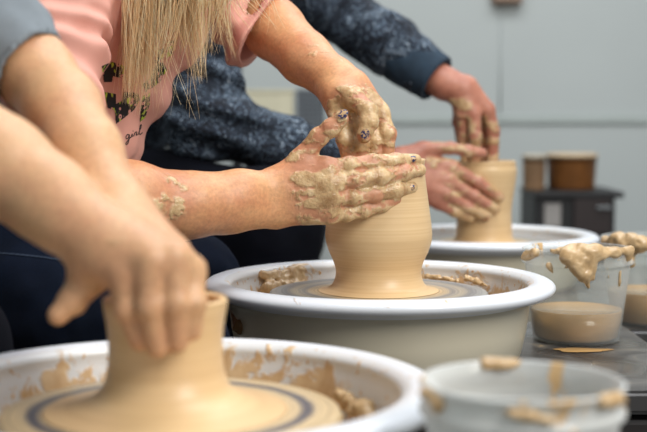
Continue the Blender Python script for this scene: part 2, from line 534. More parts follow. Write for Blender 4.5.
M_HAIR = m_hair('blond_hair'); M_FLORAL = m_floral('floral_print'); M_INK = m_simple('black_print', srgb(28, 22, 24), .8)
M_NAIL = m_simple('bare_nail', srgb(206, 168, 130), .3); 
M_DARK = m_simple('dark_painted_steel', srgb(34, 29, 28), .5); M_DARK2 = m_simple('black_plastic', srgb(20, 20, 22), .5)
M_TRAY = m_tray('wet_dark_tray')
M_STEEL = m_simple('grey_steel', srgb(120, 124, 126), .35, metal=.7)
def m_nail():
    m, nt, b = new_mat('chipped_navy_polish'); v = coords(nt); n = noise(nt, v, 420, 2)
    c = ramp(nt, n, 0, [(.47, srgb(38, 48, 92)), (.52, srgb(196, 160, 118))]); L(nt, c, 0, b, 'Base Color'); b.inputs['Roughness'].default_value = .25; return m
M_POLISH = m_nail()
#@@ROOM
# ------------------------------------------------------------------ room
M_WALL = m_simple('painted_wall', srgb(186, 192, 190), .7, var=.03, sc=1.5, bmp=.1, bsc=60)
M_FLOOR = m_simple('grey_concrete_floor', srgb(120, 116, 110), .5, var=.15, sc=4)
M_TRIM = m_simple('pale_rail', srgb(178, 186, 182), .6, var=.04)
WY = 5.2
tag(box('wall_back', (0, WY + .05, 1.5), (9, .1, 3.0), M_WALL, bev=0), kind='structure')
tag(box('wall_left', (-2.6, 1.5, 1.5), (.1, 7.3, 3.0), M_WALL, bev=0), kind='structure')
tag(box('floor', (0, 1.5, -.05), (9, 7.4, .1), M_FLOOR, bev=0), kind='structure')
tag(box('trim_1', (0, WY - .008, .745), (8.9, .012, .035), M_TRIM, bev=.004), kind='structure')
tag(box('baseboard_back', (0, WY - .008, .05), (8.9, .02, .1), M_TRIM, bev=.003), kind='structure')

# ------------------------------------------------------------------ potter's wheels
def pan_profile():
    lip = []
    cx, cz, rx, rz = .193, -.0092, .0165, .0092
    for k in range(0, 17):
        a = math.radians(200 - k * 17)      # from the inner side over the top to the underside
        lip.append((cx + rx * math.cos(a), cz + rz * math.sin(a)))
    inner = [(.034, -.074), (.034, -.078), (.12, -.08), (.158, -.078), (.168, -.068), (.173, -.040), (.1755, -.02)]
    outer = [(.1805, -.024), (.1795, -.03), (.176, -.06), (.170, -.088), (.164, -.096), (.10, -.097), (.032, -.097)]
    return inner + lip + outer

def wheel(loc, label, tray, zt, pan_m, head_m, ho, group='pottery wheels in a row', stools=None):
    x, y, z = loc
    x0, x1, y0, y1 = tray
    t = empty('pottery_wheel', (x, y, 0), label, 'pottery wheel', group)
    lathe('splash_pan', [(r * PS, q) for r, q in pan_profile()], pan_m, t, 160, (x, y, z), closed=True)
    hd = [(0, -.012), (.128, -.012), (.133, -.0135), (.135, -.018), (.134, -.026), (.128, -.03), (0.03, -.032)]
    lathe('wheel_head', [(a, b - ho + .012) for a, b in hd], head_m, t, 128, (x, y, z))
    bm = bmesh.new(); cyl_bm(bm, (x, y, zt - .12), (x, y, z - ho - .016), .022, seg=24); bm_obj('shaft', bm, M_STEEL, t, True)
    cx, cy = (x0 + x1) / 2, (y0 + y1) / 2
    bm = bmesh.new(); r = bmesh.ops.create_cube(bm, size=1)
    bmesh.ops.transform(bm, matrix=Matrix.Translation((cx, cy, zt - .013)) @ Matrix.Diagonal((x1 - x0, y1 - y0, .026, 1)), verts=bm.verts)
    ve = [e for e in bm.edges if abs(e.verts[0].co.z - e.verts[1].co.z) > .01]
    bmesh.ops.bevel(bm, geom=ve, offset=.035, segments=8, affect='EDGES')
    te = [e for e in bm.edges if all(v.co.z > zt - .001 for v in e.verts) or all(v.co.z < zt - .025 for v in e.verts)]
    bmesh.ops.bevel(bm, geom=te, offset=.005, segments=3, affect='EDGES')
    bm_obj('table_top', bm, M_TRAY, t)
    box('housing', (cx, cy, zt - .15), (x1 - x0 - .03, y1 - y0 - .03, .24), M_DARK, t, .01)
    for sx in (x0 + .04, x1 - .04):
        for sy in (y0 + .04, y1 - .04):
            bm = bmesh.new(); cyl_bm(bm, (sx, sy, 0), (sx, sy, zt - .26), .02, seg=16); bm_obj('leg', bm, M_DARK2, t, True)
    return t

cN = P(171, 381, 1.014); cM = P(378.5, 277, 1.58); cF = P(484, 232.5, 2.43)
g = srgb
mid_rings = [(0, g(206, 176, 130)), (.5, g(208, 180, 136)), (.60, g(196, 176, 142)), (.66, g(140, 138, 136)), (.74, g(178, 168, 148)), (.82, g(120, 122, 126)), (.93, g(166, 164, 160)), (1, g(120, 118, 116))]
near_rings = [(0, g(216, 190, 148)), (.50, g(214, 188, 144)), (.56, g(140, 132, 124)), (.63, g(206, 180, 140)), (.73, g(216, 194, 156)), (.765, g(92, 94, 104)), (.80, g(96, 98, 108)), (.84, g(214, 192, 154)), (.97, g(204, 180, 140))]
wN = wheel(cN, 'nearest pottery wheel, white splash pan spinning a short clay pot, cut by the picture edge', (-.27, .205, .72, 1.22), .4545, m_pan('white_pan_near', 3.1, .76), m_head('slip_rings_near', near_rings), .0225)
wM = wheel(cM, 'middle pottery wheel with white splash pan, under the tall bellied clay pot in sharp focus', (-.09, .43, 1.375, 1.855), .4638, m_pan('white_pan_middle', 1.3, .76), m_head('slip_rings_middle', mid_rings), .0165)
wF = wheel(cF, 'farthest pottery wheel with white splash pan, behind the clear slip cups', (.06, .80, 1.90, 2.74), .4425, m_pan('white_pan_far', 5.2, .88), m_head('slip_rings_far', mid_rings), .0165)

# ------------------------------------------------------------------ pots
def pot(loc, prof, wall, label, group=None, lean=0):
    outer = spline(prof, 8)
    inner = [(max(.004, r - wall), z) for r, z in spline([p for p in prof if p[1] > .012], 6)][::-1]
    topr, topz = outer[-1]
    pts = outer + [(topr - wall * .2, topz + .0015), (topr - wall * .8, topz + .0012)] + inner + [(.0, .012)]
    o = lathe('clay_pot', [(0, .0)] + pts, M_POT, None, 128, loc, wob=lambda a, z: .0008 * math.sin(a * 2 + z * 30) * min(1, z * 30))
    return tag(o, label, 'clay pot', group)
pm = [(.074, .0005), (.068, .002), (.060, .005), (.0555, .010), (.0525, .018), (.052, .026), (.0545, .036), (.0605, .050), (.0642, .064), (.0640, .078), (.0618, .098), (.0592, .120), (.0568, .142), (.0562, .152), (.0572, .160)]
zM = cM - np.array([0, 0, .0165])
pot(zM, pm, .006, 'tall bellied clay pot in sharp focus on the middle wheel, held by muddy hands')
pf = [(.060, .0005), (.056, .004), (.0535, .010), (.0520, .025), (.0505, .045), (.0505, .062), (.0535, .085), (.0575, .108), (.0600, .125), (.0605, .136), (.0590, .142), (.0588, .150)]
zF = cF - np.array([0, 0, .0165])
pot(zF, pf, .006, 'straight clay pot on the farthest wheel, between the reddish hands')
pn = [(.096, .0005), (.078, .004), (.062, .009), (.052, .016), (.0465, .026), (.0440, .040), (.0440, .056), (.0455, .070), (.0475, .080), (.0485, .087)]
zN = cN - np.array([.004, 0, .0225])
pot(zN, pn, .007, 'short blurred clay pot on the nearest wheel, under the pale hands')

# clay lumps stuck in the splash pans
def lump(pts, label, vox=.0015, amp=.004, sc=90, parent=None, name='clay_lump', mat=None, post=None, k=.008, group=None):
    f = Fig(k, .004)
    f.core = [(np.array(a, float), np.array(b, float), ra, rb) for a, b, ra, rb in pts]
    f.disp = lambda p: amp * vnoise(p, sc) + amp * .4 * vnoise(p, sc * 2.3, 5) + amp * .12 * vnoise(p, sc * 5, 9)
    f.post = post
    o = make(f, name, vox, mat or M_LUMP, parent, org=pts[0][0])
    if label: tag(o, label, 'clay', group)
    return o
def pan_pt(c, deg, r, z): 
    a = math.radians(deg); return c + np.array([r * math.cos(a), r * math.sin(a), z])
lump([(pan_pt(cM, 146, .178, -.010), pan_pt(cM, 122, .178, -.009), .004, .006), (pan_pt(cM, 143, .176, -.018), pan_pt(cM, 124, .174, -.020), .007, .007),
      (pan_pt(cM, 147, .170, -.028), pan_pt(cM, 116, .166, -.030), .008, .006)], 'torn lump of wet clay stuck inside the left of the middle splash pan', vox=.001, amp=.0030, sc=75, group=None)
lump([(pan_pt(cM, 66, .172, -.018), pan_pt(cM, 50, .171, -.022), .003, .004), (pan_pt(cM, 44, .171, -.016), pan_pt(cM, 34, .170, -.022), .004, .003)],
     'thin clay splashes inside the back right of the middle splash pan', vox=.0012, amp=.003, sc=150)
lump([(pan_pt(cN, 40, .174, -.034), pan_pt(cN, 26, .172, -.04), .005, .008), (pan_pt(cN, 24, .170, -.044), pan_pt(cN, 12, .170, -.05), .008, .008)],
     'blurred ridge of clay scraps inside the right of the nearest splash pan', vox=.0018, amp=.005, sc=110)
lump([(pan_pt(cM, 196, .176, -.040), pan_pt(cM, 204, .180, -.050), .007, .009)], 'brown clay lump stuck under the left lip of the middle splash pan', vox=.0015, amp=.003, sc=100, mat=m_simple('brown_clay', srgb(120, 88, 52), .6))

# ------------------------------------------------------------------ clear plastic cups of slip
def cup(loc, r, h, slip_z, label, seed, lo, clump=None, clear=.88, cat='plastic tub', group=None):
    t = empty('plastic_tub', loc, label, cat, group)
    mt = m_plastic('cloudy_plastic', seed, lo, clear)
    rb = r * .81; w = .0014
    pr = [(0, 0), (rb - .004, 0), (rb, .003), (r * .975, h * .80), (r * .98, h * .83), (r * 1.035, h * .835), (r * 1.04, h * .86), (r * 1.0, h * .87), (r * .995, h * .965), (r * 1.03, h * .97), (r * 1.035, h * .99), (r * 1.01, h),
          (r * .985, h * .99), (r * .975, h * .87), (r * .965, h * .80), (rb - w, .006), (rb - .006, .003), (0, .003)]
    lathe('tub_wall', pr, mt, t, 96, loc)
    ri = rb + (r * .965 - rb) * (slip_z / (h * .8)) - w - .0004
    lathe('slip', [(0, .0034), (rb - .0075, .0034), (rb - w - .0008, .0075), (ri, slip_z), (ri - .002, slip_z - .0006), (0, slip_z - .0008)], M_SLIP, t, 96, loc)
    if clump:
        z = np.array(loc)
        for grp in (clump if isinstance(clump[0], list) else [clump]): lump([(z + np.array(a), z + np.array(b), ra, rb_) for a, b, ra, rb_ in grp], None, vox=.0011 if r < .068 else .0016, amp=.0034, sc=72, parent=t, name='clay_smear', k=.006)
    return t
def onz(px, d, z):
    """world point at image column px, depth d, given height"""
    p = P(px, 216, d); p[2] = z; return p
b1 = onz(578, 1.705, .4642)
R1 = .0703
def rp(deg, r, z): a = math.radians(deg); return (r * math.cos(a), r * math.sin(a), z)
H1 = .1235
cl1 = [[(rp(-128, R1, H1), rp(-100, R1, H1 + .002), .0045, .009), (rp(-112, R1, H1 - .006), rp(-84, R1, H1 - .002), .010, .010),
        (rp(-104, R1 + .003, H1 - .010), rp(-95, R1 + .003, H1 - .026), .012, .008), (rp(-88, R1 + .001, H1 - .012), rp(-84, R1, H1 - .034), .007, .004),
        (rp(-95, R1 + .001, H1 - .026), rp(-89, R1 - .001, H1 - .044), .006, .003),
        (rp(-84, R1, H1 - .001), rp(-58, R1, H1 + .001), .009, .0055), (rp(-58, R1, H1), rp(-36, R1, H1 + .001), .0045, .003), (rp(-37, R1 + .001, H1), rp(-37, R1 + .001, H1 - .012), .003, .002)],
       [(rp(-172, R1, H1 - .010), rp(-150, R1, H1 - .004), .006, .004)], [(rp(-132, R1, H1 - .018), rp(-125, R1 - .001, H1 - .034), .003, .002)],
       [(rp(-68, R1, H1 - .022), rp(-66, R1 - .002, H1 - .034), .0025, .002)], [(rp(-50, R1, H1 - .025), rp(-48, R1 - .003, H1 - .045), .002, .0015)]]
cl1 = [[(a, b, ra * 1.1, rb * 1.1) for a, b, ra, rb in g_] for g_ in cl1]
cup(b1, R1, H1, .042, 'sharp clear plastic tub half full of slip, wet clay clump over its rim', 2.0, .96, cl1)
b2 = onz(652, 1.98, .4430)
K2 = lambda a: (a[0] * 1.065, a[1] * 1.065, a[2] * 1.045)
cl2 = [(rp(-150, .070, .126), rp(-120, .070, .122), .010, .014), (rp(-135, .071, .112), rp(-128, .072, .095), .012, .008), (rp(-115, .070, .124), rp(-80, .070, .126), .009, .006), (rp(-172, .069, .122), rp(-155, .070, .118), .008, .01)]
cl2 = [(K2(a), K2(b), ra, rb) for a, b, ra, rb in cl2]
cup(b2, .0745, .1335, .050, 'blurred clear plastic tub of slip at the right picture edge, behind the sharp tub', 6.0, .97, cl2)
b3 = onz(524, .845, .4550)
cl3 = [[(rp(-52, .0665, .110), rp(-34, .0665, .109), .003, .0045)], [(rp(194, .0665, .110), rp(210, .067, .104), .003, .005)], [(rp(-104, .067, .106), rp(-84, .067, .102), .0022, .0038)], [(rp(84, .066, .112), rp(104, .066, .112), .003, .003)]]
cl3 = [[((a[0], a[1], a[2] + .019), (b[0], b[1], b[2] + .019), ra, rb) for a, b, ra, rb in g_] for g_ in cl3]
cup(b3, .0655, .133, .03, 'very blurred clear plastic tub with clay on its rim, closest to the viewer', 9.0, .90, cl3, .50)
# puddle of slip by the sharp tub
pu = b1 + np.array([-.008, -.080, .0004])
V = [(0, 0, .001)]; Fc = []
for i in range(48):
    a = 2 * math.pi * i / 48; r = 1 + .12 * math.sin(3 * a + 1) + .06 * math.sin(5 * a)
    V.append((.036 * r * math.cos(a), .015 * r * math.sin(a), .0002))
for i in range(48): Fc.append((0, 1 + i, 1 + (i + 1) % 48))
tag(mesh_obj('slip_puddle', V, Fc, M_SLIP, None, True, pu), 'small beige puddle of slip on the dark table before the sharp tub', 'puddle')

# ------------------------------------------------------------------ background furniture
def onp(px, py, d): return P(px, py, d)
cab = onz(566, 4.3, 0); ztop = P(560, 189, 4.3)[2]
t = empty('storage_cabinet', (cab[0], cab[1], 0), 'blurred black low cabinet against the pale wall, carrying brown tubs', 'cabinet')
box('body', (cab[0], cab[1], ztop / 2 - .005), (.26, .30, ztop - .03), M_DARK2, t, .006)
box('top_board', (cab[0] + .012, cab[1], ztop - .01), (.285, .33, .02), M_DARK2, t, .004)
for k in range(3):
    box('drawer', (cab[0] + .055, cab[1] - .155, ztop - .07 - k * .15), (.12, .012, .13), m_simple('dark_red_brown', srgb(40, 30, 29), .5) if k == 0 else M_DARK, t, .003)
for k in range(2):
    box('paper_note', (cab[0] - .072 , cab[1] - .153, ztop - .075 - k * .15), (.052, .004, .075), m_simple('pale_paper', srgb(150, 146, 142), .8), t, 0)
box('handle', (cab[0] + .09, cab[1] - .168, ztop - .05), (.05, .01, .01), M_STEEL, t, .002)
def tub(px0, px1, py0, py1, d, col, label, lidc):
    a = P(px0, py1, d); b = P(px1, py0, d); c = (a + b) / 2; w = b[0] - a[0]; h = b[2] - a[2]
    z0 = ztop + .0005
    t = empty('storage_tub', (c[0], c[1], z0), label, 'tub')
    hh = b[2] - z0
    r = w / 2
    lathe('tub_body', [(0, 0), (r * .86, 0), (r * .90, .004), (r * .97, hh * .86), (r, hh * .88), (r * .98, hh * .88), (r * .86, .008), (0, .008)], m_simple('brown_tub', col, .4, var=.25, sc=20), t, 48, (c[0], c[1], z0))
    lathe('tub_lid', [(0, hh), (r * .9, hh), (r * 1.02, hh * .97), (r * 1.02, hh * .885), (r * .96, hh * .885), (0, hh * .885)], m_simple('tub_lid', lidc, .4, var=.15, sc=20), t, 48, (c[0], c[1], z0))
tub(522, 546, 154, 189, 4.25, srgb(150, 118, 88), 'blurred light brown tub, left of the two on the black cabinet', srgb(190, 180, 160))
tub(546, 597, 153, 189, 4.32, srgb(142, 92, 48), 'blurred wide orange-brown tub, right of the two on the black cabinet', srgb(206, 182, 148))
# small brown wall box at the top
wb = P(506, -3, 5.15)
t = empty('wall_box', (wb[0], WY, wb[2]), 'small blurred brown box fixed high on the pale wall', 'wall box')
box('box_body', (wb[0], WY - .03, wb[2] + .02), (.12, .058, .10), m_simple('brown_box', srgb(150, 122, 104), .6), t, .01)
box('box_cover', (wb[0], WY - .064, wb[2] + .02), (.10, .008, .08), m_simple('brown_box_cover', srgb(160, 134, 116), .6), t, .004)
bm = bmesh.new(); cyl_bm(bm, (wb[0] - .02, WY - .006, .77), (wb[0] - .02, WY - .006, wb[2] - .03), .003, seg=10); 
bm_obj('conduit', bm, M_WALL, t, True)
# shelf with a beige box and a perforated crate behind the people
sh = onz(275, 4.6, 0); zs = P(275, 130, 4.6)[2]
t = empty('storage_bench', (sh[0], sh[1], 0), 'blurred pale bench against the wall behind the potters', 'bench')
box('bench_top', (sh[0] - .05, sh[1], zs - .015), (.75, .34, .03), m_simple('pale_board', srgb(176, 172, 156), .6), t, .004)
for sx in (-.38, .28):
    for sy in (-.14, .14): box('leg', (sh[0] + sx, sh[1] + sy, (zs - .03) / 2), (.03, .03, zs - .03), M_STEEL, t, .002)
zc0 = zs + .001
a = P(238, 90, 4.5); b = P(294, 90, 4.5)
t = empty('cardboard_box', ((a[0] + b[0]) / 2, a[1], zc0), 'blurred cream box on the bench, left of the grey crate', 'box')
M_CREAM = m_simple('cream_card', srgb(204, 198, 172), .8)
box('carton', ((a[0] + b[0]) / 2, a[1], (zc0 + a[2] - .012) / 2), (b[0] - a[0], .2, a[2] - .012 - zc0), M_CREAM, t, .002)
box('carton_lid', ((a[0] + b[0]) / 2, a[1], a[2] - .006), (b[0] - a[0] + .006, .206, .012), M_CREAM, t, .002)
a = P(298, 90, 4.5); b = P(324, 90, 4.5)
cx = (a[0] + b[0]) / 2; w = b[0] - a[0]
t = empty('plastic_crate', (cx, a[1], zc0), 'blurred grey perforated crate on the bench, right of the cream box', 'crate')
M_CR = m_simple('grey_crate', srgb(92, 98, 104), .6); hgt = a[2] - zc0
bm = bmesh.new(); nx, nz = 6, 8; st = w / nx; sz = hgt / nz
for i in range(nx + 1): box_bm(bm, (a[0] + i * st, a[1] - .1, zc0 + hgt / 2), (.007, .006, hgt))
for j in range(nz + 1): box_bm(bm, (cx, a[1] - .1, zc0 + .004 + j * (hgt - .008) / nz), (w, .006, .007))
bm_obj('perforated_side', bm, m_simple('grey_crate_front', srgb(118, 124, 130), .6), t)
box('crate_body', (cx, a[1], zc0 + hgt / 2), (w, .19, hgt), M_CR, t, .003)
# dark equipment rack post behind the sweater
a = P(237, 60, 3.4)
t = empty('folding_chair', (a[0], a[1], 0), 'blurred dark chair standing behind the person in the heather sweater', 'chair')
for k, dx in enumerate((-.17, .0)):
    box('back_post', (a[0] + dx, a[1], .5), (.026, .03, 1.0), M_DARK2, t, .006)
box('backrest', (a[0] - .085, a[1], .86), (.15, .022, .26), m_simple('blue_grey_pad', srgb(52, 66, 84), .7), t, .008)
box('seat', (a[0] - .085, a[1] + .17, .45), (.22, .36, .03), M_DARK2, t, .01)
for dx in (-.17, .0): box('front_leg', (a[0] + dx, a[1] + .33, .218), (.024, .024, .436), M_DARK2, t, .004)
#@@PEOPLE
# ------------------------------------------------------------------ people
def nail(parent, px, py, d, r, tipdir, mat=None, nrm=(0, 0, 0), sc=1.0):
    """small curved nail plate lying on the fingertip, normal tilted towards the viewer"""
    c = P(px, py, d); n = (CAM - c); n /= np.linalg.norm(n)
    n = n + nrm[0] * RT + nrm[1] * UP + nrm[2] * FWD; n /= np.linalg.norm(n)
    u = tipdir[0] * RT - tipdir[1] * UP; u = u - n * (u @ n); u /= np.linalg.norm(u)
    s = np.cross(n, u); c = c + n * r * .93
    V = []; Fc = []; nu, nv = 9, 9
    for top in (0, 1):
        for i in range(nu):
            for j in range(nv):
                a = -1 + 2 * i / (nu - 1); b = -1 + 2 * j / (nv - 1)
                x = a * math.sqrt(1 - b * b / 2); y = b * math.sqrt(1 - a * a / 2)
                V.append(c + u * (x * .0055 * sc) + s * (y * .0046 * sc) + n * ((top * .0007) + .0008 - .0022 * y * y - .0006 * x * x))
    for i in range(nu - 1):
        for j in range(nv - 1):
            q = (i * nv + j, (i + 1) * nv + j, (i + 1) * nv + j + 1, i * nv + j + 1)
            Fc.append(q); Fc.append(tuple(k + nu * nv for k in q[::-1]))
    mesh_obj('fingernail', V, Fc, mat or M_POLISH, parent)

def head_prims(f, c, r=.085, face=(1, 0, -.35)):
    c = np.array(c); fd = np.array(face, float); fd /= np.linalg.norm(fd)
    side = np.cross(fd, [0, 0, 1.]); side /= np.linalg.norm(side); up = np.cross(side, fd)
    A = lambda a, b, ra, rb: f.core.append((c + fd * a[0] + side * a[1] + up * a[2], c + fd * b[0] + side * b[1] + up * b[2], ra, rb))
    A((-.02, 0, .03), (.02, 0, .02), .088, .080); A((.03, 0, -.03), (.05, 0, -.085), .058, .030)
    A((.088, 0, .01), (.108, 0, -.025), .008, .011); A((.085, -.014, -.055), (.085, .014, -.055), .009, .009)
    for s in (-1, 1):
        A((-.005, s * .078, 0), (-.015, s * .084, -.03), .014, .010)
        A((.075, s * .03, .012), (.075, s * .034, .012), .016, .016)

def clay_cover(f, p):
    w = f.clayw(p)
    n = vnoise(p * np.array([.42, 1, 1]), 95, 3.3); n2 = vnoise(p * np.array([.5, 1, 1]), 190, 8.1); n3 = vnoise(p, 380, 2.2)
    t = np.clip(((w - .80) * 1.8 + n * .95 + .55 * n2 + .35 * n3) / .75 + .30, 0, 1)
    t = t * t * (3 - 2 * t) * np.clip(w * 4, 0, 1)
    return t, n2
def clay_disp(f, amp=.0010):
    def fn(p):
        t, n2 = clay_cover(f, p)
        w = f.clayw(p); n4 = vnoise(p * np.array([.4, 1, 1]), 260, 4.4)
        return t * amp * .45 + amp * .8 * np.clip(w, 0, 1) * (1 - 2 * np.abs(n4)) * .6 + .0002 * n2
    return fn

def seg_cut(p, a, b, r0, r1):
    return cone_d(p, (a, b, r0, r1))

# ---------- middle potter (pink shirt)
W = empty('person', (P(-20, 300, 1.6)[0], P(-20, 300, 1.6)[1], 0), 'person in pink printed shirt with long blond hair, muddy hands on the middle pot', 'person', 'people at the pottery wheels')
f = Fig(.012, .006)
# right arm and hand
f.chain((62, -90, 1.50, .046), (48, 20, 1.455, .041), (66, 185, 1.40, .040))
f.chain((66, 190, 1.40, .042), (130, 200, 1.425, .042), (180, 206, 1.455, .037), (228, 205, 1.478, .031))
f.chain((200, 203, 1.462, .034), (240, 194, 1.480, .0265), (274, 188, 1.497, .0205)); f.chain((228, 208, 1.475, .028), (274, 211, 1.498, .0195))
for (s_, e_) in (((276, 186, 1.499, .0185), (327, 170, 1.4905, .0118)), ((276, 194, 1.499, .018), (331, 184, 1.487, .0125)),
                 ((277, 203, 1.499, .018), (332, 198, 1.488, .0122)), ((278, 211, 1.500, .0175), (329, 214, 1.493, .0118))):
    f.chain(s_, e_)
f.chain((300, 190, 1.516, .020), (325, 192, 1.508, .015))
f.chain((280, 183, 1.503, .0185), (302, 160, 1.500, .0135)); f.chain((300, 170, 1.502, .012), (324, 165, 1.498, .0095))
f.finger((300, 160, 1.500, .0132), (319, 137, 1.494, .0108), (331, 128, 1.490, .0106), (341, 119, 1.488, .0095))
f.finger((326, 168, 1.491, .0112), (350, 165.5, 1.496, .0103), (372, 163, 1.506, .0104), (396, 161, 1.517, .0093), (415, 160, 1.537, .0079))
f.finger((330, 184, 1.487, .0118), (354, 180, 1.492, .0108), (380, 177, 1.503, .0108), (404, 172.5, 1.518, .0097), (419.5, 170, 1.541, .0084))
f.finger((331, 199, 1.489, .0113), (352, 197, 1.494, .0103), (374, 194, 1.503, .0104), (396, 190, 1.514, .0093), (411, 187.5, 1.530, .0080))
f.finger((329, 214, 1.493, .0106), (346, 213, 1.500, .0096), (364, 209.5, 1.506, .0095), (382, 204.5, 1.512, .0084), (396, 200, 1.520, .0072))
# left arm and hand
f.chain((170, -120, 1.95, .052), (246, 2, 1.80, .043)); f.chain((246, 2, 1.80, .043), (275, 30, 1.755, .040), (305, 58, 1.69, .034), (336, 82, 1.635, .0275))
f.chain((336, 80, 1.640, .0265), (348, 90, 1.620, .025))
for (s_, e_) in (((332, 92, 1.622, .0175), (341, 122, 1.592, .0122)), ((340, 90, 1.622, .018), (355, 126, 1.603, .0125)),
                 ((348, 88, 1.622, .018), (370, 121, 1.610, .0125)), ((356, 86, 1.620, .0165), (380, 112, 1.610, .012))):
    f.chain(s_, e_)
f.chain((337, 94, 1.606, .0165), (354, 98, 1.585, .0135))
f.finger((341, 120, 1.592, .0118), (345, 140, 1.588, .0105), (350, 168, 1.593, .009))
f.finger((355, 124, 1.603, .0118), (360, 145, 1.595, .0108), (364, 175, 1.60, .009))
f.finger((370, 121, 1.608, .0118), (375.5, 142, 1.602, .0108), (377, 175, 1.60, .009))
f.finger((380, 112, 1.608, .0116), (388, 134, 1.60, .0104), (387, 168, 1.60, .009))
f.finger((352, 97, 1.583, .0135), (368, 111, 1.568, .0116), (369, 122, 1.564, .0112), (364, 136, 1.562, .0098))
# trunk, neck, head
f.chain((-25, 225, 1.60, .13), (45, 100, 1.63, .105), (120, -30, 1.67, .11)); f.chain((75, -90, 1.52, .055), (165, -120, 1.90, .055)); f.chain((125, -90, 1.70, .07), (165, -150, 1.70, .052), (195, -180, 1.68, .05))
hc = P(205, -200, 1.68); head_prims(f, hc, face=(1, -.1, -.6))
f.chain((-25, 240, 1.55, .10), (-10, 250, 1.70, .10))
f.clay = [(P(352, 188, 1.50), .066, .088, 1.0), (P(405, 172, 1.53), .03, .04, 1.0), (P(322, 140, 1.50), .042, .06, .95), (P(362, 120, 1.59), .038, .062, 1.15), (P(164, 200, 1.415), .018, .05, .64), (P(120, 200, 1.42), .01, .05, .25), (P(312, 62, 1.66), .01, .05, .5)]
f.disp = clay_disp(f, .0007)
bodyW = make(f, 'body', .0017 if not S.get('fast') else .003, M_SKIN_W, W, {'clay': ('FLOAT', lambda q, f=f: clay_cover(f, q)[0]), 'zone': ('FLOAT', f.clayw)})
nail(bodyW, 343, 116.5, 1.487, .0095, (.8, -.55), nrm=(0, .35, 0), sc=1.15)
nail(bodyW, 411, 160, 1.531, .0083, (1, -.05), nrm=(.3, .2, 0), sc=.85)
nail(bodyW, 408.5, 188, 1.527, .0083, (1, -.2), nrm=(.35, .1, 0), sc=.95)
nail(bodyW, 364, 134, 1.562, .0102, (-.25, 1), nrm=(.15, 0, 0), sc=1.15)
# pink shirt
s = Fig(.035, .01)
s.chain((8, 165, 1.61, .150), (52, 90, 1.635, .126), (114, -10, 1.655, .130)); s.chain((95, -95, 1.56, .075), (160, -115, 1.86, .075)); s.chain((110, -30, 1.6, .12), (125, -80, 1.7, .10))
s.chain((62, -90, 1.51, .056), (50, 0, 1.462, .052), (52, 60, 1.448, .051), (60, 88, 1.44, .046))
s.chain((165, -115, 1.93, .066), (215, -45, 1.84, .066), (262, 34, 1.765, .060))
a1, b1_ = P(49, 30, 1.455), P(62, 118, 1.435); ax1 = (b1_ - a1) / np.linalg.norm(b1_ - a1)
a2, b2_ = P(215, -45, 1.86), P(256, 22, 1.785); ax2 = (b2_ - a2) / np.linalg.norm(b2_ - a2)
def shirt_disp(p):
    e = .006 * vnoise(p * np.array([1, 1, .55]), 16, 1) + .0025 * vnoise(p, 42, 4)
    # long hanging folds on the body
    q = p @ np.array([.80, .25, .54])
    e = e + .005 * np.sin(q * 80 + 4 * vnoise(p, 6)) * np.clip((p[..., 0] + .30) / .1, 0, 1)
    # rolled, bunched right sleeve
    t = (p - a1) @ ax1; rr = np.linalg.norm((p - a1) - t[..., None] * ax1, axis=-1)
    w = np.clip((.085 - rr) / .02, 0, 1) * np.clip((t + .02) / .03, 0, 1)
    e = e + w * .0042 * (np.sin(t * 190 + 5 * vnoise(p, 13, 6)) + .6 * vnoise(p, 38, 2))
    t2 = (p - a2) @ ax2; r2 = np.linalg.norm((p - a2) - t2[..., None] * ax2, axis=-1)
    w2 = np.clip((.085 - r2) / .02, 0, 1) * np.clip((t2 + .02) / .03, 0, 1)
    return e + w2 * .006 * np.sin(((p - a2) @ np.array([.8, 0, -.6])) * 170 + 3 * vnoise(p, 9, 2))
s.disp = shirt_disp
def shirt_post(p, d):
    hn = RT * .84 - UP * .52 - FWD * .12; hn = hn / np.linalg.norm(hn)
    t2 = (p - P(262, 27, 1.77)) @ hn; r2 = np.linalg.norm((p - P(262, 27, 1.77)) - t2[..., None] * hn, axis=-1)
    near2 = r2 < .10
    d = np.where(near2, np.maximum(d, t2 - .004), d)
    cav = seg_cut(p, P(244, 0, 1.795), P(272, 42, 1.752), .049, .049)
    d = np.maximum(d, -cav)
    cav1 = seg_cut(p, P(56, 84, 1.442), P(64, 150, 1.42), .043, .046)
    return np.maximum(d, -cav1)
s.post = shirt_post
shirt = make(s, 'shirt', .0028, M_PINK, W)

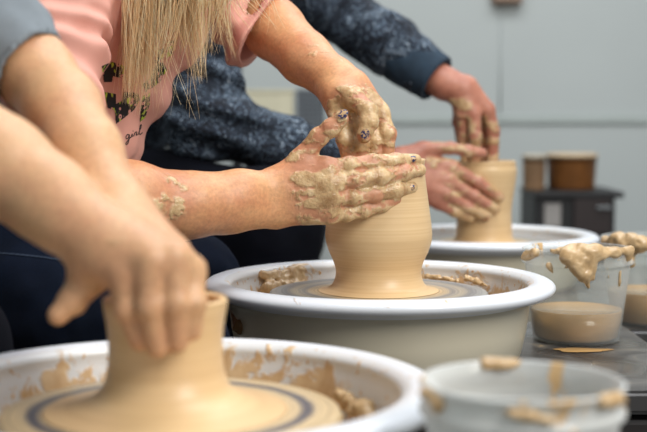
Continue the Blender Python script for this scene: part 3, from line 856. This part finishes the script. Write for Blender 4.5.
def project(shirt_o, polys, name, mat, step=1.0, off=.0012, dmax=2.2):
    bpy.context.view_layer.update()
    me = shirt_o.data; mw = shirt_o.matrix_world
    bvh = BVHTree.FromPolygons([mw @ v.co for v in me.vertices], [tuple(p.vertices) for p in me.polygons])
    V = []; Fc = []; idx = {}
    def inside(x, y, pl):
        c = False; j = len(pl) - 1
        for i in range(len(pl)):
            if (pl[i][1] > y) != (pl[j][1] > y) and x < (pl[j][0] - pl[i][0]) * (y - pl[i][1]) / (pl[j][1] - pl[i][1]) + pl[i][0]: c = not c
            j = i
        return c
    def vert(i, j):
        if (i, j) in idx: return idx[(i, j)]
        d = P(i * step, j * step, 1.0) - CAM; d /= np.linalg.norm(d)
        h, n, _, _ = bvh.ray_cast(Vector(CAM), Vector(d))
        if h is None: idx[(i, j)] = None; return None
        idx[(i, j)] = len(V); V.append(tuple(np.array(h) - d * off)); return idx[(i, j)]
    for pl in polys:
        xs = [q[0] for q in pl]; ys = [q[1] for q in pl]
        for i in range(int(min(xs) / step) - 1, int(max(xs) / step) + 2):
            for j in range(int(min(ys) / step) - 1, int(max(ys) / step) + 2):
                if inside((i + .5) * step, (j + .5) * step, pl):
                    q = [vert(i, j), vert(i, j + 1), vert(i + 1, j + 1), vert(i + 1, j)]
                    if None in q: continue
                    co = [Vector(V[k]) for k in q]
                    if max((co[0] - co[2]).length, (co[1] - co[3]).length) < .04 * step: Fc.append(tuple(q))
    Fc = list({tuple(sorted(x)): x for x in Fc}.values())
    o = mesh_obj(name, V, Fc, mat, shirt_o)
    return o
def stroke(pts, w):
    out = []
    for (x0, y0), (x1, y1) in zip(pts, pts[1:]):
        L_ = math.hypot(x1 - x0, y1 - y0) + 1e-6; nx, ny = -(y1 - y0) / L_ * w, (x1 - x0) / L_ * w; ex, ey = (x1 - x0) / L_ * w * .6, (y1 - y0) / L_ * w * .6
        out.append([(x0 + nx - ex, y0 + ny - ey), (x1 + nx + ex, y1 + ny + ey), (x1 - nx + ex, y1 - ny + ey), (x0 - nx - ex, y0 - ny - ey)])
    return out
letters = [[(102, 66), (112, 62), (125, 66), (124, 79), (113, 76), (112, 82), (104, 82)], [(104, 92), (116, 94), (116, 104), (122, 101), (124, 92), (138, 93), (140, 100), (134, 110), (124, 118), (116, 124), (115, 110), (108, 108)],
           [(157, 50), (165, 48), (163, 62), (167, 70), (160, 82), (152, 88), (146, 92), (143, 84), (150, 78), (155, 66)], [(167, 42), (174, 40), (173, 54), (167, 58)], [(143, 96), (150, 92), (150, 104), (145, 118), (140, 122), (141, 108)]]
for pl in letters: project(shirt, [pl], 'printed_letter', M_FLORAL, .5)
def curve_pts(p, n=10): return [tuple(q) for q in spline(p, n)]
gx, gy, gs = 125, 140, 1.08
def T(pts):   # script baseline rises to the right
    return [(gx + x * gs * .95 , gy - x * .38 + y * gs) for x, y in pts]
script = []
for st in ([(4, -3), (2.5, -4.2), (1, -2.5), (1.6, -.6), (3.4, -1.2), (4.4, -3.4), (4, 1), (2.4, 4.6), (.6, 3.8), (3.4, 1.0), (6, -.6)], [(6, -.6), (7.2, -3.2), (6.9, -.8), (8.6, -.9)], [(7.8, -5.8), (8.0, -5.3)],
           [(8.6, -.9), (10, -3.6), (11.6, -3.1), (10.9, -.6), (12.8, -.8)], [(12.8, -.8), (15.4, -6), (15.8, -8.6), (14.8, -7.6), (14, -2), (14.6, .2), (16.8, -.8)]):
    script += stroke(T(curve_pts(st, 4)), .42)
project(shirt, script, 'printed_word', M_INK, .35)

# jeans
j = Fig(.04, .01)
j.chain((-25, 262, 1.50, .105), (60, 312, 1.42, .088), (160, 352, 1.345, .066)); j.chain((160, 352, 1.345, .064), (130, 520, 1.38, .055), (110, 690, 1.42, .048))
j.chain((-25, 250, 1.72, .105), (80, 285, 1.80, .088), (184, 288, 1.80, .074)); j.chain((184, 288, 1.80, .074), (165, 420, 1.83, .055), (150, 540, 1.83, .048))
j.chain((-35, 235, 1.52, .12), (-30, 235, 1.68, .12))
j.disp = lambda p: .004 * vnoise(p, 18) + .002 * vnoise(p, 50)
jeans = make(j, 'jeans', .0045, M_JEAN, W)
project(jeans, stroke(curve_pts([(-12, 252), (20, 254.5), (50, 258), (80, 264), (108, 273)], 6), .7), 'side_seam', m_simple('seam_thread', srgb(34, 46, 64), .9), .5)

# long blond hair
def hair(name, locks, parent, headc, scalp=None):
    V = []; Fc = []; tone = []
    def strand(pts, r0, tn):
        n = len(pts); b = len(V)
        for i, p in enumerate(pts):
            t = pts[min(i + 1, n - 1)] - pts[max(i - 1, 0)]; t = t / (np.linalg.norm(t) + 1e-9)
            u = np.cross(t, [0, 1, .01]); u /= np.linalg.norm(u) + 1e-9; w = np.cross(t, u)
            r = r0 * (1 - (i / (n - 1)) ** 2 * .85)
            for k in range(3):
                a = 2.094 * k; V.append(p + u * r * math.cos(a) + w * r * math.sin(a)); tone.append(tn)
        for i in range(n - 1):
            for k in range(3):
                Fc.append((b + i * 3 + k, b + i * 3 + (k + 1) % 3, b + i * 3 + 3 + (k + 1) % 3, b + i * 3 + 3 + k))
    for (xa, xb, ex, ey, sp, cnt, d0, curl) in locks:
        ph = random.uniform(0, 6)
        for _ in range(cnt):
            x0 = random.uniform(xa, xb); u = (x0 - xa) / (xb - xa + 1e-6)
            dd = d0 + random.gauss(0, .012)
            tipx = ex + random.gauss(0, sp) + (u - .5) * sp; tipy = ey * 1.22 - abs(random.gauss(0, 1)) * (ey + 20) * .34
            sx = 205 + (x0 - 195) * .55; sy = -165 - random.random() * 70
            pts = []
            wob = random.gauss(0, 1.3); tw = random.uniform(2, 5); ph2 = ph + random.gauss(0, .6)
            for i in range(15):
                t = i / 14
                # quadratic through scalp, frame edge and tip
                if t < .45:
                    q = t / .45; x = sx + (x0 - sx) * (q ** .8); y = sy + (-10 - sy) * q; dp = 1.62 + (dd - 1.62) * q
                else:
                    q = (t - .45) / .55; x = x0 + (tipx - x0) * (q ** 1.25); y = -10 + (tipy + 10) * q; dp = dd
                x += math.sin(t * tw + ph2) * curl * 1.8 * t + wob * math.sin(t * 7 + ph2 * 2) * t
                pts.append(P(x, y, dp + .004 * math.sin(t * 5 + ph2)))
            strand(pts, random.uniform(.0003, .00062), min(1, max(0, random.gauss(.55, .25))))
    # hair over the skull
    for _ in range(1500):
        a = random.uniform(0, 2 * math.pi); e = random.uniform(-.5, 1.45)
        p0 = headc + np.array([-.01, 0, .03]) + .098 * np.array([math.cos(a) * math.cos(e) * 1.02, math.sin(a) * math.cos(e), math.sin(e)])
        pts = [p0]; v = np.array([math.cos(a) * .3, math.sin(a) * .3, -1.0])
        if math.cos(a) > .72 and e < .7: continue
        for i in range(7):
            q = pts[-1] + v * .022; rel = q - headc - np.array([-.01, 0, .03]); l = np.linalg.norm(rel)
            if l < .100: q = headc + np.array([-.01, 0, .03]) + rel / l * .100
            pts.append(q)
        strand(pts, .0011, min(1, max(0, random.gauss(.5, .2))))
    o = mesh_obj(name, V, Fc, M_HAIR, parent)
    at = o.data.attributes.new('tone', 'FLOAT', 'POINT'); at.data.foreach_set('value', np.array(tone, dtype=np.float32))
    return o
locks = [(122, 150, 130, 86, 4, 210, 1.50, 2), (132, 160, 138, 96, 5, 190, 1.505, 3), (142, 166, 146, 80, 5, 130, 1.50, 3), (155, 185, 160, 58, 5, 120, 1.50, 3), (172, 195, 180, 44, 4, 110, 1.51, 3),
         (182, 206, 197, 70, 2.5, 150, 1.51, 3), (192, 212, 186, 48, 4, 80, 1.52, 3), (203, 226, 213, 46, 3, 90, 1.53, 3), (212, 232, 234, 52, 2, 40, 1.54, 3), (224, 244, 250, 28, 5, 22, 1.55, 4), (205, 240, 222, 40, 8, 22, 1.55, 4),
         (238, 268, 262, 30, 8, 12, 1.56, 4), (126, 206, 168, 100, 18, 30, 1.50, 6), (262, 285, 292, 28, 3, 5, 1.6, 3)]
hair('hair', locks, W, hc)

# ---------- near person (grey top)
NP = empty('person', (P(-420, 300, 1.1)[0], P(-420, 300, 1.1)[1], 0), 'blurred person in grey top, pale bare forearms crossed over the nearest pot', 'person', 'people at the pottery wheels')
f = Fig(.014, .007)
f.chain((-330, -150, .98, .050), (-150, 72, 1.0, .040)); f.chain((-150, 72, 1.0, .042), (-60, 128, .99, .040), (0, 166, .985, .0365), (50, 200, .975, .031), (96, 233, .962, .0235))
f.chain((70, 222, .968, .024), (104, 246, .962, .022))
for (s_, e_) in (((98, 254, .966, .018), (124, 275, .950, .0118)), ((104, 246, .964, .019), (150, 262, .944, .0125)), ((112, 238, .966, .019), (174, 258, .949, .0122)), ((118, 236, .972, .0175), (191, 271, .962, .0110))):
    f.chain(s_, e_)
f.chain((98, 254, .972, .019), (88, 278, .974, .014)); f.chain((130, 262, .975, .018), (165, 268, .975, .016))
f.finger((89, 276, .973, .0138), (73, 300, .970, .0110), (58, 315, .966, .0088))
f.finger((124, 274, .948, .0122), (127, 308, .950, .0103), (139, 340, .957, .0088))
f.finger((150, 261, .942, .0128), (150, 306, .942, .0107), (157, 347, .953, .0088))
f.finger((174, 258, .947, .0124), (176, 303, .944, .0104), (177, 342, .954, .0088))
f.finger((191, 270, .960, .0112), (194, 303, .952, .0096), (192, 331, .956, .0082))
# other arm, behind
f.chain((-190, -200, 1.28, .05), (4, 34, 1.15, .035)); f.chain((4, 34, 1.15, .035), (36, 74, 1.12, .032), (62, 108, 1.085, .031), (84, 150, 1.05, .0285), (111, 206, 1.02, .026))
for (s_, e_) in (((118, 205, 1.03, .019), (160, 245, 1.03, .012)), ((120, 210, 1.02, .020), (166, 248, 1.02, .0125)), ((123, 214, 1.01, .0195), (174, 254, 1.00, .0125)), ((123, 218, 1.0, .018), (181, 264, .985, .0118))):
    f.chain(s_, e_)
f.finger((160, 245, 1.03, .012), (168, 280, 1.045, .0105), (172, 312, 1.045, .009)); f.finger((166, 248, 1.02, .0125), (186, 282, 1.03, .0105), (186, 315, 1.03, .009))
f.finger((174, 254, 1.0, .012), (188, 280, 1.01, .010), (195, 312, 1.02, .0088)); f.finger((181, 264, .985, .0118), (192, 287, .98, .0095), (196, 310, .99, .008))
f.finger((128, 225, 1.04, .014), (145, 255, 1.05, .011), (150, 285, 1.05, .009))
f.chain((-420, 150, 1.1, .12), (-390, 0, 1.1, .11), (-330, -170, 1.12, .11)); f.chain((-330, -160, 1.0, .055), (-200, -200, 1.26, .055)); f.chain((-300, -200, 1.12, .06), (-270, -300, 1.12, .05))
hcn = P(-250, -360, 1.12); head_prims(f, hcn, face=(1, 0, -.6))
f.clay = [(P(160, 340, .955), .012, .05, .50), (P(140, 250, .95), .01, .08, .22)]
f.disp = clay_disp(f, .0008)
make(f, 'body', .0026, M_SKIN_N, NP, {'clay': ('FLOAT', lambda q, f=f: clay_cover(f, q)[0]), 'zone': ('FLOAT', f.clayw)})
s = Fig(.03, .01)
s.chain((-200, -205, 1.27, .066), (-60, -20, 1.18, .052), (-2, 34, 1.142, .043), (34, 76, 1.115, .0385))
s.chain((-330, -160, .99, .066), (-200, 30, 1.0, .056)); s.chain((-430, 180, 1.1, .145), (-390, 0, 1.1, .135), (-330, -150, 1.12, .13)); s.chain((-330, -160, 1.0, .07), (-200, -200, 1.26, .07))
sc_, ax = P(26, 70, 1.122), P(84, 108, 1.085) - P(0, 54, 1.122); ax = ax / np.linalg.norm(ax)
sv_, av = P(-170, 52, 1.0), P(-150, 72, 1.0) - P(-330, -150, .98); av = av / np.linalg.norm(av)
def npost(p, d):
    t = (p - sc_) @ ax; r = np.linalg.norm(p - sc_ - t[..., None] * ax, axis=-1)
    d = np.where(r < .09, np.maximum(d, t - .008), d)
    t = (p - sv_) @ av; r = np.linalg.norm(p - sv_ - t[..., None] * av, axis=-1)
    d = np.where((r < .09) & (t < .12), np.maximum(d, t), d)
    return np.maximum(d, -seg_cut(p, P(18, 56, 1.13), P(60, 108, 1.09), .0355, .035))
s.post = npost; s.disp = lambda p: .004 * vnoise(p, 22) + .002 * vnoise(p, 60)
make(s, 'top', .0035, M_GREY, NP)
j = Fig(.04, .01)
j.chain((-430, 290, 1.02, .11), (-280, 380, .98, .085), (-160, 420, .95, .066)); j.chain((-160, 420, .95, .064), (-190, 700, 1.0, .054), (-200, 850, 1.05, .048))
j.chain((-430, 270, 1.20, .11), (-200, 330, 1.22, .09), (-72, 352, 1.22, .07)); j.chain((-72, 352, 1.22, .068), (-90, 550, 1.22, .055), (-100, 760, 1.22, .048))
j.chain((-430, 265, 1.05, .12), (-430, 265, 1.18, .12)); j.disp = lambda p: .004 * vnoise(p, 18)
make(j, 'trousers', .006, M_JEAN3, NP)
def skull_hair(name, c, mat, parent, length=.0):
    h = Fig(.03, .01); h.core = [(c + np.array([-.03, 0, .045]), c + np.array([-.005, 0, .045]), .093, .09), (c + np.array([-.05, 0, .0]), c + np.array([-.055, 0, -.06 - length]), .06, .05)]
    h.disp = lambda p: .004 * vnoise(p * np.array([1, 1, .3]), 120) + .003 * vnoise(p, 30)
    return make(h, name, .005, mat, parent)
skull_hair('hair', hcn, m_simple('brown_hair', srgb(96, 68, 46), .5), NP, .05)

# ---------- far person (heather sweater)
FP = empty('person', (P(60, 300, 2.5)[0], P(60, 300, 2.5)[1], 0), 'person in heather navy sweater, reddish hands on the pot of the farthest wheel', 'person', 'people at the pottery wheels')
f = Fig(.014, .006)
f.chain((200, -70, 2.30, .05), (206, 120, 2.2, .044)); f.chain((206, 124, 2.2, .044), (310, 152, 2.26, .037), (392, 171, 2.325, .028)); 
for (s_, e_) in (((398, 160, 2.335, .0195), (452, 166, 2.350, .0125)), ((398, 168, 2.335, .02), (450, 180, 2.346, .013)), ((400, 177, 2.335, .02), (446, 193, 2.345, .013)), ((402, 185, 2.338, .019), (439, 203, 2.350, .012))):
    f.chain(s_, e_)
f.chain((402, 158, 2.335, .02), (424, 149, 2.340, .0145)); f.chain((420, 178, 2.36, .02), (445, 185, 2.365, .018))
f.finger((422, 149, 2.340, .0142), (450, 148, 2.345, .0118), (468, 151, 2.352, .0112), (482, 153, 2.360, .0098))
f.finger((452, 167, 2.350, .0128), (478, 182, 2.360, .0112), (499, 198, 2.373, .0094))
f.finger((449, 181, 2.346, .0128), (474, 196, 2.356, .0112), (495, 209, 2.370, .0094))
f.finger((446, 194, 2.346, .0124), (468, 207, 2.358, .0108), (487, 216, 2.368, .0092))
f.finger((439, 204, 2.350, .0115), (455, 212, 2.358, .0098), (470, 218, 2.368, .0082))
f.chain((215, -110, 2.62, .05), (325, 2, 2.52, .042)); f.chain((325, 2, 2.52, .042), (395, 50, 2.46, .036), (446, 84, 2.42, .029))
f.chain((444, 84, 2.42, .029), (460, 88, 2.415, .026))
for (s_, e_) in (((456, 92, 2.41, .0175), (462, 114, 2.405, .012)), ((462, 90, 2.405, .019), (473, 114, 2.398, .0128)), ((468, 88, 2.41, .020), (488, 110, 2.412, .0135)), ((464, 88, 2.425, .018), (481, 112, 2.435, .012))):
    f.chain(s_, e_)
f.finger((462, 113, 2.405, .0118), (463, 136, 2.42, .0105), (466, 168, 2.43, .009)); f.finger((474, 113, 2.398, .0132), (475, 136, 2.40, .0122), (475, 168, 2.42, .0094))
f.finger((488, 109, 2.412, .0135), (493, 131, 2.42, .0128), (492.5, 168, 2.43, .0115)); f.finger((481, 112, 2.435, .012), (483, 138, 2.445, .0105), (483, 168, 2.45, .009))
f.finger((459, 104, 2.43, .0135), (458, 122, 2.44, .011), (461, 142, 2.445, .0095))
f.chain((60, 180, 2.5, .13), (110, 80, 2.48, .12), (160, -30, 2.46, .125)); f.chain((195, -70, 2.32, .055), (212, -105, 2.6, .055)); f.chain((190, -80, 2.46, .065), (225, -145, 2.46, .052))
hcf = P(240, -180, 2.46); head_prims(f, hcf, face=(1, 0, -.5))
f.clay = [(P(475, 200, 2.36), .045, .10, .86), (P(455, 152, 2.35), .04, .08, .78), (P(478, 145, 2.42), .04, .08, .88), (P(458, 112, 2.40), .02, .05, .85)]
f.disp = clay_disp(f, .0012)
make(f, 'body', .0028, M_SKIN_F, FP, {'clay': ('FLOAT', lambda q, f=f: clay_cover(f, q)[0]), 'zone': ('FLOAT', f.clayw)})
s = Fig(.03, .01)
segs = [((200, -75, 2.30, .070), (200, 45, 2.24, .068)), ((200, 45, 2.24, .068), (206, 118, 2.2, .066)), ((206, 122, 2.2, .064), (280, 144, 2.24, .048)), ((280, 144, 2.24, .048), (365, 166, 2.30, .038)),
        ((215, -112, 2.62, .070), (325, 0, 2.52, .060)), ((325, 0, 2.52, .060), (385, 42, 2.47, .055)), ((385, 42, 2.47, .055), (432, 76, 2.43, .046)),
        ((50, 190, 2.5, .155), (110, 80, 2.48, .145)), ((110, 80, 2.48, .145), (150, -30, 2.46, .145)), ((195, -72, 2.33, .075), (212, -105, 2.58, .075))]
for a, b in segs: s.chain(a, b)
AX = []
for a, b in segs:
    A_, B_ = P(*a[:3]), P(*b[:3]); AX.append((A_, B_, a[3], b[3], (B_ - A_) / np.linalg.norm(B_ - A_)))
def flow(p):
    D = np.stack([cone_d(p, q[:4]) for q in AX], -1); w = np.exp(-(D - D.min(-1, keepdims=True)) / .012); w /= w.sum(-1, keepdims=True)
    ax = sum(w[..., i:i + 1] * AX[i][4] for i in range(len(AX)))
    ax = ax / (np.linalg.norm(ax, axis=-1, keepdims=True) + 1e-9)
    al = sum(w[..., i] * ((p - AX[i][0]) @ AX[i][4]) for i in range(len(AX)))
    return (p - ax * al[..., None]) + ax * al[..., None] * .22
def sdisp(p):
    q = flow(p)
    el = P(215, 110, 2.15)
    w = np.clip(1 - np.linalg.norm(p - el, axis=-1) / .16, 0, 1)
    e = .006 * vnoise(p, 20, 3) + .003 * vnoise(p, 48, 5)
    u = (p - el) @ np.array([.30, .1, .95])
    return e + w * .012 * np.sin(u * 105 + 3.0 * vnoise(p, 10, 2))
s.disp = sdisp
cc_, ac = P(432, 76, 2.43), P(446, 84, 2.42) - P(395, 50, 2.46); ac = ac / np.linalg.norm(ac)
dc_, ad = P(368, 166, 2.30), P(392, 171, 2.325) - P(310, 152, 2.26); ad = ad / np.linalg.norm(ad)
def fpost(p, d):
    for c, a in ((cc_, ac), (dc_, ad)):
        t = (p - c) @ a; r = np.linalg.norm(p - c - t[..., None] * a, axis=-1)
        d = np.where(r < .09, np.maximum(d, t + .012), d)
    return d
s.post = fpost
sweater = make(s, 'sweater', .0030, M_HEATHER, FP, {'flow': ('FLOAT_VECTOR', flow)})
def cuff(c, a, r0, r1, back, fwd, hole):
    h = Fig(.01, .01); h.core = [(c - a * back, c + a * fwd, r0, r1)]
    def po(p, d):
        t = (p - c) @ a; q = p - c - t[..., None] * a; r = np.linalg.norm(q, axis=-1)
        d = np.maximum(d, np.maximum(t - fwd, -t - back)); return np.maximum(d, -(r - hole))
    h.post = po; h.disp = lambda p: .0012 * vnoise(p, 60)
    make(h, 'cuff', .0025, M_CUFF, sweater)
cuff(cc_, ac, .054, .046, .075, .012, .036)
cuff(dc_, ad, .044, .040, .05, .012, .033)
j = Fig(.04, .01)
j.chain((60, 205, 2.36, .115), (170, 212, 2.22, .098), (272, 219, 2.14, .080)); j.chain((272, 219, 2.14, .078), (265, 330, 2.14, .06), (260, 440, 2.14, .05))
j.chain((60, 205, 2.62, .115), (200, 225, 2.72, .09), (290, 228, 2.78, .07)); j.chain((290, 228, 2.78, .07), (285, 330, 2.8, .055), (280, 415, 2.8, .048))
j.chain((55, 200, 2.42, .12), (55, 200, 2.58, .12)); j.disp = lambda p: .005 * vnoise(p, 15) + .002 * vnoise(p, 40)
make(j, 'trousers', .006, M_JEAN2, FP)
skull_hair('hair', hcf, m_simple('dark_hair', srgb(60, 44, 34), .5), FP)

# shoes and stools
def shoe(par, px, d, mat):
    a = onz(px, d, .04); h = Fig(.03, .01)
    h.core = [(a + np.array([-.03, 0, .02]), a + np.array([.0, 0, .03]), .042, .045), (a + np.array([0, 0, 0]), a + np.array([.16, 0, -.008]), .040, .030), (a + np.array([-.02, 0, .03]), a + np.array([-.02, 0, .09]), .04, .04)]
    h.post = lambda p, dd: np.maximum(dd, .002 - p[..., 2]); make(h, 'shoe', .006, mat, par)
shoe(W, 110, 1.42, M_DARK2); shoe(W, 150, 1.83, M_DARK2)
shoe(NP, -200, 1.05, M_GREY); shoe(NP, -100, 1.22, M_GREY)
shoe(FP, 260, 2.14, M_DARK2); shoe(FP, 280, 2.8, M_DARK2)
def stool(px, d, z, label):
    c = onz(px, d, 0); t = empty('stool', c, label, 'stool', None)
    lathe('seat', [(0, z - .03), (.15, z - .03), (.155, z - .022), (.155, z - .006), (.148, z), (0, z)], m_simple('stool_seat', srgb(52, 44, 40), .5), t, 48, c)
    for k in range(4):
        a = math.radians(45 + 90 * k); bm = bmesh.new()
        cyl_bm(bm, (c[0] + .17 * math.cos(a), c[1] + .17 * math.sin(a), 0), (c[0] + .10 * math.cos(a), c[1] + .10 * math.sin(a), z - .03), .013, seg=12); bm_obj('leg', bm, M_DARK2, t, True)
def seatz(py, d, r): return P(0, py, d)[2] - r
stool(-30, 1.60, seatz(235, 1.6, .124), 'dark stool under the person in the pink shirt')
stool(-430, 1.11, seatz(265, 1.11, .124), 'dark stool under the person in the grey top')
stool(50, 2.50, seatz(200, 2.5, .124), 'dark stool under the person in the heather sweater')
#@@CAM
# ------------------------------------------------------------------ camera, light
cd = bpy.data.cameras.new('camera'); cam = bpy.data.objects.new('camera', cd); COL.objects.link(cam)
cam.location = CAM; cam.rotation_euler = (math.pi / 2 - PITCH, 0, 0)
cd.sensor_width = 36; cd.lens = 36 * F / 647; cd.clip_start = .05
cd.dof.use_dof = True; cd.dof.focus_distance = 1.52; cd.dof.aperture_fstop = 4.6
S.camera = cam
def area(loc, aim, size, power, col, sy=None):
    l = bpy.data.lights.new('unseen_overhead_light', 'AREA'); l.energy = power; l.size = size; l.color = col
    if sy: l.shape = 'RECTANGLE'; l.size_y = sy
    o = bpy.data.objects.new('unseen_overhead_light', l); o.location = loc
    o.rotation_euler = (Vector(aim) - Vector(loc)).to_track_quat('-Z', 'Y').to_euler(); COL.objects.link(o)
area((1.55, -.4, 2.35), (.15, 1.5, .5), .9, 64, (1, .96, .90), 1.4)
area((.45, 1.45, 2.7), (.15, 1.35, .5), 1.0, 31, (.96, .98, 1), 1.6)
area((.6, 3.4, 2.8), (.6, 4.2, .0), 2.4, 42, (.98, .99, 1), 1.0)  # added out of view to brighten the back wall, stands for no known fixture
w = bpy.data.worlds.new('world'); w.use_nodes = True; S.world = w
w.node_tree.nodes['Background'].inputs[0].default_value = (.80, .90, 1, 1); w.node_tree.nodes['Background'].inputs[1].default_value = .33
S.view_settings.view_transform = 'Standard'; S.view_settings.look = 'None'; S.view_settings.gamma = 1; S.view_settings.use_curve_mapping = False
S.view_settings.exposure = 0.12
